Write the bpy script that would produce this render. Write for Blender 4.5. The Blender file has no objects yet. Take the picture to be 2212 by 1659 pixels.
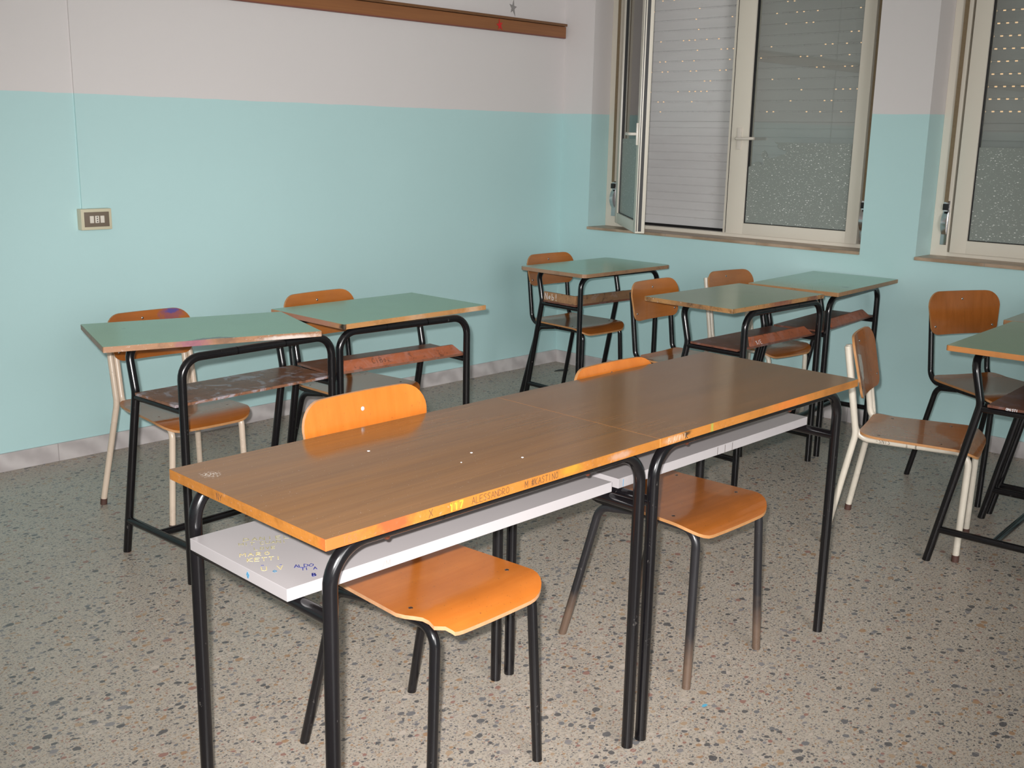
import bpy, bmesh, math, random
from mathutils import Vector, Matrix
R = random.Random(7)
SC = bpy.context.scene
COL = SC.collection
PI = math.pi

# ---------------------------------------------------------------- helpers
def link(name, me, parent=None, mats=(), smooth=None):
    o = bpy.data.objects.new(name, me)
    COL.objects.link(o)
    for m in mats:
        me.materials.append(m)
    if parent: o.parent = parent
    if smooth is not None and smooth:
        for p in me.polygons: p.use_smooth = True
    return o

def obj(name, bm, mats, parent=None, smooth=False):
    me = bpy.data.meshes.new(name)
    bmesh.ops.recalc_face_normals(bm, faces=bm.faces)
    bm.to_mesh(me); bm.free()
    if not isinstance(mats, (list, tuple)): mats = [mats]
    o = link(name, me, parent, mats)
    if smooth:
        for p in me.polygons: p.use_smooth = True
        me.set_sharp_from_angle(angle=math.radians(40))
    return o

def empty(name, loc=(0, 0, 0), rz=0, label=None, cat=None, group=None, kind=None, parent=None):
    o = bpy.data.objects.new(name, None); COL.objects.link(o)
    o.empty_display_size = .1
    o.location = loc; o.rotation_euler = (0, 0, rz)
    if parent: o.parent = parent
    tag(o, label, cat, group, kind)
    return o

def tag(o, label=None, cat=None, group=None, kind=None):
    if label: o['label'] = label
    if cat: o['category'] = cat
    if group: o['group'] = group
    if kind: o['kind'] = kind
    return o

def box(bm, x0, x1, y0, y1, z0, z1, mi=0, bev=0.0):
    vs = [bm.verts.new((x, y, z)) for z in (z0, z1) for y in (y0, y1) for x in (x0, x1)]
    idx = [(0, 2, 3, 1), (4, 5, 7, 6), (0, 1, 5, 4), (2, 6, 7, 3), (0, 4, 6, 2), (1, 3, 7, 5)]
    fs = [bm.faces.new([vs[i] for i in f]) for f in idx]
    for f in fs: f.material_index = mi
    if bev > 0:
        es = list({e for f in fs for e in f.edges})
        bmesh.ops.bevel(bm, geom=es, offset=bev, segments=2, affect='EDGES', profile=.6)
    return fs

def prism(bm, pts, z0, z1, mi=0, axis='z'):
    def P(a, b, c):
        return (a, b, c) if axis == 'z' else ((a, c, b) if axis == 'y' else (c, a, b))
    lo = [bm.verts.new(P(x, y, z0)) for x, y in pts]
    hi = [bm.verts.new(P(x, y, z1)) for x, y in pts]
    n = len(pts)
    f = [bm.faces.new(lo), bm.faces.new(hi)]
    for i in range(n): f.append(bm.faces.new((lo[i], lo[(i+1) % n], hi[(i+1) % n], hi[i])))
    for q in f: q.material_index = mi
    return f

def fillet(pts, rad, seg=6):
    out = [Vector(pts[0])]
    for i in range(1, len(pts)-1):
        p = Vector(pts[i]); a = (Vector(pts[i-1])-p); b = (Vector(pts[i+1])-p)
        la, lb = a.length, b.length; a.normalize(); b.normalize()
        ang = a.angle(b); r = rad[i-1] if isinstance(rad, (list, tuple)) else rad
        d = min(r/math.tan(ang/2), la*.49 if i > 1 else la*.98, lb*.49 if i < len(pts)-2 else lb*.98)
        if ang > math.radians(176) or r == 0:
            out.append(p); continue
        rr = d*math.tan(ang/2)
        p0, p1 = p+a*d, p+b*d
        c = p+(a+b).normalized()*(rr/math.sin(ang/2))
        v0, v1 = p0-c, p1-c
        tot = v0.angle(v1); ax = v0.cross(v1).normalized()
        for k in range(seg+1):
            out.append(c+Matrix.Rotation(tot*k/seg, 3, ax) @ v0)
    out.append(Vector(pts[-1]))
    return out

def tube(bm, pts, r, seg=14, cap=True, rad=0, mi=0):
    P = fillet(pts, rad) if rad else [Vector(p) for p in pts]
    n = len(P); t = [(P[min(i+1, n-1)]-P[max(i-1, 0)]).normalized() for i in range(n)]
    up = Vector((0, 0, 1)) if abs(t[0].z) < .9 else Vector((1, 0, 0))
    u = t[0].cross(up).normalized(); rings = []
    for i in range(n):
        u = (u-t[i]*u.dot(t[i])).normalized(); v = t[i].cross(u)
        rings.append([bm.verts.new(P[i]+u*(r*math.cos(2*PI*k/seg))+v*(r*math.sin(2*PI*k/seg))) for k in range(seg)])
    for i in range(n-1):
        for k in range(seg):
            f = bm.faces.new((rings[i][k], rings[i][(k+1) % seg], rings[i+1][(k+1) % seg], rings[i+1][k])); f.material_index = mi
    if cap:
        bm.faces.new(rings[0][::-1]).material_index = mi; bm.faces.new(rings[-1]).material_index = mi

def tube_obj(name, pts, r, m, parent, rad=0, seg=14):
    bm = bmesh.new(); tube(bm, pts, r, seg, True, rad)
    return obj(name, bm, m, parent, smooth=True)

# ---------------------------------------------------------------- node materials
class N:
    def __init__(s, name):
        s.m = bpy.data.materials.new(name); s.m.use_nodes = True
        s.t = s.m.node_tree; s.t.nodes.clear()
        s.out = s.t.nodes.new('ShaderNodeOutputMaterial')
        s.b = s.t.nodes.new('ShaderNodeBsdfPrincipled')
        s.t.links.new(s.b.outputs[0], s.out.inputs[0])
    def n(s, typ, **kw):
        nd = s.t.nodes.new('ShaderNode'+typ)
        for k, v in kw.items(): setattr(nd, k, v)
        return nd
    def l(s, a, b): s.t.links.new(a, b)
    def put(s, sock, v):
        if hasattr(v, 'is_output') or isinstance(v, bpy.types.NodeSocket): s.l(v, sock)
        else:
            if isinstance(v, (tuple, list)) and len(v) == 3 and sock.type == 'RGBA': v = (*v, 1)
            sock.default_value = v
    def obj(s): return s.n('TexCoord').outputs['Object']
    def pos(s): return s.n('NewGeometry').outputs['Position']
    def mapp(s, v, scale=(1, 1, 1), loc=(0, 0, 0), rot=(0, 0, 0)):
        m = s.n('Mapping'); s.l(v, m.inputs[0]); m.inputs[1].default_value = loc; m.inputs[2].default_value = rot; m.inputs[3].default_value = scale
        return m.outputs[0]
    def noise(s, v, sc, det=3, rough=.55, dist=0):
        m = s.n('TexNoise'); s.l(v, m.inputs['Vector']); m.inputs['Scale'].default_value = sc
        m.inputs['Detail'].default_value = det; m.inputs['Roughness'].default_value = rough; m.inputs['Distortion'].default_value = dist
        return m.outputs
    def vor(s, v, sc, feature='F1', rnd=1.0):
        m = s.n('TexVoronoi', feature=feature); s.l(v, m.inputs['Vector']); m.inputs['Scale'].default_value = sc; m.inputs['Randomness'].default_value = rnd
        return m.outputs
    def math(s, op, a, b=0.0, c=0.0, clamp=False):
        m = s.n('Math', operation=op, use_clamp=clamp)
        for i, v in enumerate((a, b, c)): s.put(m.inputs[i], v)
        return m.outputs[0]
    def sep(s, v):
        m = s.n('SeparateXYZ'); s.l(v, m.inputs[0]); return m.outputs
    def comb(s, x, y, z):
        m = s.n('CombineXYZ'); s.put(m.inputs[0], x); s.put(m.inputs[1], y); s.put(m.inputs[2], z); return m.outputs[0]
    def mix(s, f, a, b, mode='MIX'):
        m = s.n('Mix', data_type='RGBA', blend_type=mode); s.put(m.inputs[0], f); s.put(m.inputs[6], a); s.put(m.inputs[7], b)
        return m.outputs[2]
    def ramp(s, v, stops, interp='LINEAR'):
        m = s.n('ValToRGB'); s.l(v, m.inputs[0]); cr = m.color_ramp; cr.interpolation = interp
        while len(cr.elements) < len(stops): cr.elements.new(.5)
        for e, (p, c) in zip(cr.elements, stops):
            e.position = p; e.color = (*c, 1) if isinstance(c, (tuple, list)) else (c, c, c, 1)
        return m.outputs[0]
    def rng(s, v, a, b, c=0, d=1):
        m = s.n('MapRange'); s.put(m.inputs[0], v); m.inputs[1].default_value = a; m.inputs[2].default_value = b; m.inputs[3].default_value = c; m.inputs[4].default_value = d
        return m.outputs[0]
    def bump(s, h, st=.2, d=.002):
        m = s.n('Bump'); m.inputs['Strength'].default_value = st; m.inputs['Distance'].default_value = d; s.l(h, m.inputs['Height']); s.l(m.outputs[0], s.b.inputs['Normal'])
    def fin(s, col, rough=.5, metal=0.0, spec=.5, coat=0.0):
        s.put(s.b.inputs['Base Color'], col); s.put(s.b.inputs['Roughness'], rough); s.put(s.b.inputs['Metallic'], metal)
        s.put(s.b.inputs['Specular IOR Level'], spec); s.put(s.b.inputs['Coat Weight'], coat)
        return s.m
    def blob(s, v, c, rad, wob=.35, sc=60, soft=.35):
        """mask of an irregular patch: centre c (x,y,z), radii rad"""
        mp = s.mapp(v, (1/rad[0], 1/rad[1], 1/rad[2]), tuple(-a/b for a, b in zip(c, rad)))
        ln = s.n('VectorMath', operation='LENGTH'); s.l(mp, ln.inputs[0])
        nz = s.noise(v, sc, 3)[0]
        d = s.math('ADD', ln.outputs['Value'], s.math('MULTIPLY', s.math('SUBTRACT', nz, .5), wob*2))
        return s.rng(d, 1.0, 1.0-soft)

def flat(name, col, rough=.5, metal=0.0, var=.06, sc=8, spec=.5, coat=0.0):
    k = N(name); v = k.obj()
    nz = k.noise(v, sc, 4)[0]
    c = k.mix(nz, tuple(x*(1-var) for x in col), tuple(min(1, x*(1+var)) for x in col))
    return k.fin(c, rough, metal, spec, coat)

# wall: blue-green dado to 1.54 m, off-white above
def mk_wall():
    k = N('wall_paint'); p = k.pos(); z = k.sep(p)[2]
    wob = k.math('MULTIPLY', k.math('SUBTRACT', k.noise(p, 5, 3)[0], .5), .010)
    f = k.rng(k.math('ADD', z, wob), 1.538, 1.5405)
    n1 = k.noise(p, 1.3, 4)[0]; n2 = k.noise(p, 26, 3)[0]
    teal = k.mix(n1, (.435, .63, .635), (.46, .665, .67)); teal = k.mix(k.math('MULTIPLY', n2, .10), teal, (.38, .585, .59))
    white = k.mix(n1, (.63, .595, .59), (.66, .625, .62)); white = k.mix(k.math('MULTIPLY', n2, .10), white, (.60, .56, .55))
    c = k.mix(f, teal, white)
    k.bump(k.noise(p, 90, 3)[0], .12, .002)
    return k.fin(c, k.mix(f, (.45,)*3, (.75,)*3), 0, .35)

def mk_terrazzo():
    k = N('terrazzo'); p = k.pos()
    warp = k.n('Mix', data_type='VECTOR'); 
    nz = k.noise(p, 30, 2)[1]
    add = k.n('VectorMath', operation='MULTIPLY_ADD'); k.l(nz, add.inputs[0]); add.inputs[1].default_value = (.012, .012, 0); k.l(p, add.inputs[2])
    pw = add.outputs[0]
    base = k.mix(k.noise(p, 3, 4)[0], (.385, .335, .280), (.475, .42, .35))
    base = k.mix(k.rng(k.noise(p, 150, 3)[0], .5, .75), base, (.17, .155, .14))
    cols = [(0, (.52, .45, .38)), (.12, (.035, .040, .048)), (.29, (.34, .19, .085)), (.41, (.11, .118, .132)), (.53, (.27, .115, .085)), (.62, (.19, .185, .195)), (.74, (.38, .26, .155)), (.83, (.065, .070, .080)), (.93, (.33, .285, .25))]
    def layer(base, sc, off, keep, th):
        q = k.mapp(pw, (1, 1.25, 1), off)
        v = k.vor(q, sc)
        rnd = k.n('SeparateColor'); k.l(v['Color'], rnd.inputs[0])
        size = k.math('MULTIPLY_ADD', rnd.outputs[1], th*.75, th*.35)
        m = k.rng(k.math('SUBTRACT', size, v['Distance']), 0, .05)
        on = k.math('LESS_THAN', rnd.outputs[2], keep)
        c = k.ramp(rnd.outputs[0], cols, 'CONSTANT')
        c = k.mix(k.math('MULTIPLY', k.noise(p, 200, 2)[0], .35), c, (.33, .30, .28))
        return k.mix(k.math('MULTIPLY', k.math('MULTIPLY', m, on), .93), base, c)
    base = layer(base, 230, (5, 1, 0), .6, .42)
    base = layer(base, 150, (3, 5, 0), .65, .44)
    base = layer(base, 88, (1, 2, 0), .6, .44)
    base = layer(base, 52, (0, 0, 0), .55, .46)
    base = layer(base, 34, (7, 3, 0), .16, .42)
    # faint tile joints every 40 cm
    s = k.sep(p)
    def line(c, off):
        fr = k.math('FRACT', k.math('MULTIPLY', k.math('ADD', c, off), 2.5))
        return k.math('LESS_THAN', k.math('ABSOLUTE', k.math('SUBTRACT', fr, .5)), .002)
    j = k.math('MAXIMUM', line(s[0], 20.05), line(s[1], 20.13))
    base = k.mix(k.math('MULTIPLY', j, k.math('MULTIPLY', k.noise(p, 4, 2)[0], .8)), base, (.62, .58, .52))
    rgh = k.rng(k.noise(p, 5, 4)[0], .3, .7, .30, .42)
    # stray blue paint drop
    b = k.blob(p, (-2.93, -3.13, 0), (.012, .006, .01), .3, 90)
    base = k.mix(b, base, (.10, .42, .62))
    return k.fin(base, rgh, 0, .5)

def mk_marble(name='marble', c0=(.38, .345, .345), c1=(.55, .515, .51)):
    k = N(name); p = k.pos()
    w = k.n('TexWave'); w.inputs['Scale'].default_value = 3; w.inputs['Distortion'].default_value = 12; w.inputs['Detail'].default_value = 4
    k.l(k.mapp(p, (1, 1, 1), (0, 0, 0), (.5, .8, .6)), w.inputs[0])
    c = k.mix(w.outputs[1], c0, c1); c = k.mix(k.math('MULTIPLY', k.noise(p, 14, 5)[0], .5), c, c1)
    s = k.sep(p)
    u = k.math('ADD', s[0], s[1])
    fr = k.math('FRACT', k.math('MULTIPLY', k.math('ADD', u, 20.33), 1/.60))
    j = k.math('LESS_THAN', k.math('ABSOLUTE', k.math('SUBTRACT', fr, .5)), .0035)
    c = k.mix(k.math('MULTIPLY', j, .6), c, (.24, .21, .20))
    return k.fin(c, .35)

def mk_ply(name, c0, c1, seed=0, extra=(), rough=.22, axis='z', c2=None):
    """varnished beech plywood, grain streaks along `axis`"""
    k = N(name); v = k.obj()
    sc = {'z': (40, 40, 2.2), 'y': (40, 2.2, 40), 'x': (2.2, 40, 40)}[axis]
    off = (seed*1.7, seed*2.3, seed*.9)
    g = k.noise(k.mapp(v, sc, off), 1.0, 5, .6, .4)[0]
    big = k.noise(k.mapp(v, (1, 1, 1), off), 7, 3)[0]
    c = k.mix(k.rng(g, .32, .68), c0, c1)
    c = k.mix(k.math('MULTIPLY', k.rng(big, .35, .7), .45), c, c2 or tuple(a*.72 for a in c0))
    sp = k.noise(k.mapp(v, (1, 1, 1), off), 160, 2)[0]
    c = k.mix(k.math('MULTIPLY', k.rng(sp, .68, .74), .5), c, (.08, .04, .02))
    for cen, rad, col, st in extra:
        c = k.mix(k.math('MULTIPLY', k.blob(v, cen, rad, .5, 70), st), c, col)
    return k.fin(c, rough, 0, .5, .25)

def mk_edge(name, c0, c1, dirt=.5, blobs=(), seed=0, specks=.3):
    """particle-board edge, handled and written on"""
    k = N(name); v = k.obj(); q = k.mapp(v, (1, 1, 1), (seed*3.1, seed*1.3, seed))
    g = k.noise(k.mapp(q, (14, 14, 120)), 1, 4)[0]
    c = k.mix(g, c0, c1)
    d = k.noise(q, 22, 4, .65)[0]
    c = k.mix(k.math('MULTIPLY', k.rng(d, .5, .68), dirt), c, tuple(a*.28 for a in c0))
    w = k.noise(k.mapp(q, (1, 1, 1.6)), 85, 4, .7)[0]
    c = k.mix(k.math('MULTIPLY', k.rng(w, .60, .68), specks), c, (.62, .55, .50))
    for cen, rad, col, st in blobs:
        c = k.mix(k.math('MULTIPLY', k.blob(v, cen, rad, .55, 55, .6), st), c, col)
    k.bump(w, .4, .0015)
    return k.fin(c, .42)

def mk_lam_wood(seed=0):
    k = N('wood_laminate'); v = k.obj(); q = k.mapp(v, (1, 1, 1), (seed*2.1, seed*.7, 0), (0, 0, math.radians(-1)))
    g1 = k.noise(k.mapp(q, (1.6, 34, 1)), 1.0, 5, .65, .6)[0]
    g2 = k.noise(k.mapp(q, (5, 190, 1)), 1.0, 3, .6, .3)[0]
    g3 = k.noise(k.mapp(q, (.9, 9, 1)), 1.0, 2, .5, 1.2)[0]
    c = k.ramp(g1, [(.25, (.140, .067, .023)), (.45, (.185, .088, .030)), (.62, (.21, .10, .035)), (.8, (.165, .08, .028))])
    c = k.mix(k.math('MULTIPLY', k.rng(g2, .35, .65), .35), c, (.115, .066, .034))
    c = k.mix(k.math('MULTIPLY', k.rng(g3, .45, .75), .35), c, (.125, .075, .04))
    if seed == 1:
        sc = k.blob(v, (.042, .425, 0), (.022, .022, .1), .9, 160, .5)
        c = k.mix(k.math('MULTIPLY', k.math('MULTIPLY', sc, k.rng(k.noise(v, 230, 2)[0], .5, .6)), .8), c, (.62, .58, .52))
        sc = k.blob(v, (.355, .505, 0), (.016, .007, .1), .5, 160, .5); c = k.mix(k.math('MULTIPLY', sc, .7), c, (.09, .07, .05))
    sp = k.noise(v, 420, 1)[0]; c = k.mix(k.math('MULTIPLY', k.rng(sp, .765, .78), .8), c, (.75, .72, .68))
    return k.fin(c, k.rng(g2, .3, .7, .12, .17), 0, .36)

def mk_lam_green(seed=0, c=(.205, .385, .245), rough=.22, marks=(), wear=.5):
    k = N('green_laminate'); v = k.obj(); q = k.mapp(v, (1, 1, 1), (seed*2.1, seed*.7, 0))
    a = k.mix(k.noise(q, 260, 2)[0], tuple(x*.86 for x in c), tuple(x*1.14 for x in c))
    a = k.mix(k.math('MULTIPLY', k.rng(k.noise(q, 5, 4)[0], .45, .75), .35), a, tuple(x*.86 for x in c))
    scr = k.noise(k.mapp(q, (3, 90, 1), (0, 0, 0), (0, 0, .5)), 1, 3)[0]
    a = k.mix(k.math('MULTIPLY', k.rng(scr, .70, .76), .25), a, tuple(min(1, x*1.7) for x in c))
    # laminate worn away along the front lip
    y = k.sep(v)[1]
    e = k.math('SUBTRACT', k.math('MULTIPLY', k.rng(k.noise(q, 16, 4)[0], .5, .8), .012*wear*2), y)
    a = k.mix(k.rng(e, 0, .001), a, (.24, .13, .06))
    for cen, rad, col, st in marks:
        a = k.mix(k.math('MULTIPLY', k.blob(v, cen, rad, .45, 60, .3), st), a, col)
    return k.fin(a, rough, 0, .5)

def mk_shelfply(name, c0, paint=0.0, pcol=(.42, .40, .43), seed=0):
    k = N(name); v = k.obj(); q = k.mapp(v, (1, 1, 1), (seed*3.3, seed, 0))
    g = k.noise(k.mapp(q, (3, 45, 45)), 1, 4)[0]
    c = k.mix(g, tuple(a*.6 for a in c0), tuple(a*1.25 for a in c0))
    n1 = k.noise(k.mapp(q, (1, 1, 1), (0, 0, 0), (0, 0, .5)), 13, 6, .68, .8)[0]
    c = k.mix(k.math('MULTIPLY', k.rng(n1, .52, .60), paint), c, pcol)
    n2 = k.noise(q, 40, 5, .7)[0]
    c = k.mix(k.math('MULTIPLY', k.rng(n2, .56, .66), .6), c, (.035, .022, .018))
    return k.fin(c, .4)

def mk_tube(name, col, rough, wear=0.0, wcol=(.14, .085, .06), chips=0.25, seed=0):
    k = N(name); v = k.obj(); p = k.pos()
    nz = k.noise(v, 6, 3)[0]
    c = k.mix(nz, tuple(a*.85 for a in col), tuple(a*1.2 for a in col))
    ch = k.noise(k.mapp(p, (1, 1, .5), (seed, seed, 0)), 55, 4, .7)[0]
    c = k.mix(k.math('MULTIPLY', k.rng(ch, .67, .70), chips), c, (.40, .36, .33) if sum(col) < .5 else (.07, .05, .04))
    if wear:
        z = k.sep(p)[2]
        m = k.math('ADD', k.rng(z, .24, .02), k.math('MULTIPLY', k.math('SUBTRACT', k.noise(p, 18, 3)[0], .5), .5))
        c = k.mix(k.math('MULTIPLY', k.rng(m, .35, .8), wear), c, wcol)
    return k.fin(c, k.rng(nz, .3, .7, rough, rough+.1), 0, .5)

M = {}
M['wall'] = mk_wall(); M['floor'] = mk_terrazzo(); M['marble'] = mk_marble()
M['black'] = mk_tube('black_enamel', (.006, .0055, .0065), .14, .0, chips=.1)
M['blackworn'] = mk_tube('black_enamel_worn', (.016, .015, .017), .24, .9, (.13, .085, .06), .2, 2)
M['blackdesk'] = mk_tube('black_enamel_desk', (.005, .0045, .0055), .14, .0, (.09, .035, .02), .12, 4)
M['cream'] = mk_tube('cream_enamel', (.56, .455, .36), .22, .0, chips=.8, seed=1)
M['creamgrey'] = mk_tube('pale_enamel', (.56, .51, .43), .22, .0, chips=.5, seed=5)
M['cap'] = flat('foot_rubber', (.07, .03, .022), .6)
M['rivet'] = flat('steel_rivet', (.72, .70, .74), .22, .5)
M['rivetdull'] = flat('dull_rivet', (.45, .42, .40), .25, 1.0)
M['white_mel'] = flat('white_melamine', (.37, .345, .35), .30, var=.03)
M['under'] = flat('board_underside', (.23, .155, .10), .6)
M['undergreen'] = flat('board_underside_green', (.115, .165, .135), .5)
M['frame'] = flat('window_aluminium', (.70, .65, .56), .32, 0.0, .03, 3)
M['gasket'] = flat('rubber_gasket_and_gap', (.012, .011, .012), .5)
M['chrome'] = flat('chromed_steel', (.62, .61, .62), .18, 1.0)
M['handle'] = flat('ivory_plastic', (.66, .61, .54), .3)
M['strap'] = flat('roller_strap', (.20, .145, .085), .8, 0, .2, 60)
M['travertine'] = mk_marble('travertine', (.25, .165, .10), (.42, .31, .22))
M['cream_box'] = flat('cream_plastic', (.56, .52, .38), .35)
M['brown_plate'] = flat('brown_plate', (.16, .125, .095), .35)
M['ceiling'] = flat('ceiling_plaster', (.72, .70, .67), .8)
M['redpaper'] = flat('red_paper', (.55, .015, .018), .45, var=.3, sc=40)
M['greypaper'] = flat('grey_foil', (.26, .245, .24), .45)
M['ink'] = flat('dark_pen', (.05, .03, .02), .6)
M['inkblue'] = flat('blue_pen', (.015, .025, .22), .5)
M['inkolive'] = flat('olive_pen', (.34, .31, .13), .6)
M['inkyellow'] = flat('yellow_pen', (.60, .50, .22), .6)
M['inkwhite'] = flat('white_correction_fluid', (.72, .72, .74), .5)
M['inkbrown'] = flat('brown_pen', (.10, .045, .02), .6)
M['inklight'] = flat('light_blue_pen', (.10, .28, .45), .5)
M['yellowchalk'] = flat('yellow_paint', (.46, .30, .03), .5)

def mk_shutter():
    k = N('shutter_plastic'); p = k.pos()
    c = k.mix(k.noise(k.mapp(p, (1, 2, 14)), 1.5, 4)[0], (.54, .53, .53), (.64, .63, .63))
    c = k.mix(k.math('MULTIPLY', k.rng(k.noise(k.mapp(p, (1, 3, 9)), 1.2, 4)[0], .66, .80), .35), c, (.24, .20, .16))
    return k.fin(c, .45)
M['shutter'] = mk_shutter()

def mk_glass():
    k = N('window_glass')
    t = k.n('BsdfTransparent'); t.inputs[0].default_value = (.95, .97, .955, 1)
    g = k.n('BsdfGlossy'); g.inputs[0].default_value = (1, 1, 1, 1); g.inputs[1].default_value = .01
    fr = k.n('Fresnel'); fr.inputs[0].default_value = 1.5
    mx = k.n('MixShader'); k.l(fr.outputs[0], mx.inputs[0]); k.l(t.outputs[0], mx.inputs[1]); k.l(g.outputs[0], mx.inputs[2])
    k.l(mx.outputs[0], k.out.inputs[0]); k.t.nodes.remove(k.b)
    return k.m
M['glass'] = mk_glass()

def mk_film():
    k = N('frosted_film'); v = k.pos(); s = k.sep(v)
    q = k.comb(0, s[1], s[2])
    q2 = k.mapp(q, (1, .62, 1.5), (0, 0, 0), (math.radians(16), 0, 0))
    vo = k.vor(q2, 105)
    rnd = k.n('SeparateColor'); k.l(vo['Color'], rnd.inputs[0])
    sz = k.math('MULTIPLY_ADD', k.math('POWER', rnd.outputs[0], 1.5), .27, .06)
    dot = k.math('MULTIPLY', k.rng(k.math('SUBTRACT', sz, vo['Distance']), 0, .05), k.math('POWER', rnd.outputs[1], 1.0))
    base = k.mix(k.noise(q, 120, 3)[0], (.22, .245, .225), (.27, .295, .27))
    v2 = k.vor(k.mapp(q2, (1, 1, 1), (.3, .7, .2)), 170); r2_ = k.n('SeparateColor'); k.l(v2['Color'], r2_.inputs[0])
    d2 = k.math('MULTIPLY', k.rng(k.math('SUBTRACT', k.math('MULTIPLY_ADD', r2_.outputs[0], .22, .08), v2['Distance']), 0, .06), k.math('MULTIPLY', r2_.outputs[1], .7))
    c = k.mix(k.math('MAXIMUM', dot, d2), base, (.85, .85, .83))
    return k.fin(c, .35)
M['film'] = mk_film()

# ---------------------------------------------------------------- handwriting
FONT = {
 'A': [[(0,0),(.5,1.3),(1,0)],[(.2,.5),(.8,.5)]], 'B': [[(0,0),(0,1.3),(.7,1.15),(.7,.8),(0,.65),(.9,.5),(.8,.05),(0,0)]],
 'C': [[(.9,1.1),(.4,1.3),(0,.7),(.3,0),(.9,.15)]], 'D': [[(0,0),(0,1.3),(.8,1.0),(.9,.4),(0,0)]],
 'E': [[(.9,1.3),(0,1.3),(0,0),(.9,0)],[(0,.7),(.7,.7)]], 'H': [[(0,0),(0,1.3)],[(.9,0),(.9,1.3)],[(0,.65),(.9,.65)]],
 'I': [[(.4,0),(.4,1.3)]], 'K': [[(0,0),(0,1.3)],[(.9,1.3),(0,.6),(.9,0)]], 'L': [[(0,1.3),(0,0),(.8,0)]],
 'M': [[(0,0),(0,1.3),(.5,.5),(1,1.3),(1,0)]], 'N': [[(0,0),(0,1.3),(.9,0),(.9,1.3)]],
 'O': [[(.5,1.3),(.05,.9),(.1,.2),(.5,0),(.9,.3),(.9,1),(.5,1.3)]], 'R': [[(0,0),(0,1.3),(.8,1.1),(.7,.7),(0,.6),(.9,0)]],
 'S': [[(.9,1.15),(.4,1.3),(.05,1),(.8,.45),(.6,.02),(0,.15)]], 'T': [[(0,1.3),(1,1.3)],[(.5,1.3),(.45,0)]],
 'U': [[(0,1.3),(.05,.2),(.5,0),(.9,.2),(.9,1.3)]], 'V': [[(0,1.3),(.45,0),(.9,1.3)]], 'X': [[(0,0),(.9,1.3)],[(0,1.3),(1,.1)]],
 'Y': [[(0,1.3),(.5,.6),(1,1.3)],[(.5,.6),(.45,0)]], 'b': [[(0,1.3),(0,0),(.6,.05),(.7,.55),(0,.6)]], 'e': [[(.1,.4),(.7,.45),(.5,.8),(.1,.6),(.15,.1),(.7,.1)]],
 'o': [[(.4,.8),(.05,.4),(.4,0),(.75,.4),(.4,.8)]], '!': [[(.3,1.3),(.3,.4)],[(.3,.08),(.3,0)]], '/': [[(0,0),(.7,1.3)]], '-': [[(0,.6),(.8,.6)]],
 '1': [[(.1,1.0),(.45,1.3),(.4,0)]], '7': [[(0,1.25),(.9,1.3),(.3,0)]], '.': [[(.2,.0),(.2,.1)]], '#': [[(.1,0),(.3,1.2)],[(.5,0),(.4,1.3)],[(.9,1.3),(.7,.1)],[(0,.9),(1,1)],[(.8,.2),(.1,.5)]],
 'i': [[(.3,0),(.3,.8)],[(.3,1.1),(.3,1.2)]],
}
def write(name, text, o, u, v, h, m, parent, w=.0011, gap=.35, jit=.06, seed=3):
    """pen strokes: flat ribbons lying .25 mm proud of a surface; u = reading direction, v = up direction"""
    r = random.Random(seed); o, u, v = Vector(o), Vector(u).normalized(), Vector(v).normalized(); nrm = u.cross(v)
    bm = bmesh.new(); cx = 0
    for ch in text:
        if ch == ' ': cx += 1.0; continue
        for st in FONT[ch]:
            pts = [o+u*((cx+x+r.uniform(-jit, jit))*h/1.3*.8)+v*((y+r.uniform(-jit, jit))*h/1.3) for x, y in st]
            for a, b in zip(pts, pts[1:]):
                d = (b-a)
                if d.length < 1e-6: continue
                d.normalize(); s = d.cross(nrm)*w/2; a2, b2 = a-d*w*.3, b+d*w*.3
                lo = [a2-s, b2-s, b2+s, a2+s]; t = nrm*.00025
                vl = [bm.verts.new(x) for x in lo]; vh = [bm.verts.new(x+t) for x in lo]
                bm.faces.new(vl[::-1]); bm.faces.new(vh)
                for i in range(4): bm.faces.new((vl[i], vl[(i+1) % 4], vh[(i+1) % 4], vh[i]))
        cx += 1+gap
    return obj(name, bm, m, parent)

# ---------------------------------------------------------------- room
XW, YW, ZC = -8.2, -7.2, 3.15
bm = bmesh.new(); box(bm, XW-.2, .4, YW-.2, .2, -.08, 0); tag(obj('floor', bm, M['floor']), kind='structure')
bm = bmesh.new(); box(bm, XW-.2, .4, YW-.2, .2, ZC, ZC+.1); tag(obj('ceiling', bm, M['ceiling']), kind='structure')
bm = bmesh.new(); box(bm, XW-.2, 0, 0, .2, 0, ZC); box(bm, -3.04, -3.018, -.008, .002, 1.07, ZC-.002)
tag(obj('wall_left', bm, M['wall']), kind='structure')
bm = bmesh.new(); box(bm, XW-.2, XW, YW, 0, 0, ZC); tag(obj('wall_back', bm, M['wall']), kind='structure')
bm = bmesh.new(); box(bm, XW-.2, .4, YW-.2, YW, 0, ZC); tag(obj('wall_near', bm, M['wall']), kind='structure')
W1 = (-2.0, -.231, .858, 2.42); W2 = (-4.054, -2.285, .858, 2.42); TH = .40
bm = bmesh.new()
box(bm, 0, TH, YW, .2, 0, .858); box(bm, 0, TH, YW, .2, 2.42, ZC)
for a, b in ((YW, W2[0]), (W2[1], W1[0]), (W1[1], .2)): box(bm, 0, TH, a, b, .858, 2.42)
tag(obj('wall_right', bm, M['wall']), kind='structure')

bm = bmesh.new(); box(bm, XW, 0, -.011, 0, 0, .078, bev=.0015); tag(obj('baseboard_left', bm, M['marble']), kind='structure')
bm = bmesh.new(); box(bm, -.011, 0, YW, -.011, 0, .078, bev=.0015); tag(obj('baseboard_right', bm, M['marble']), kind='structure')

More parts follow.
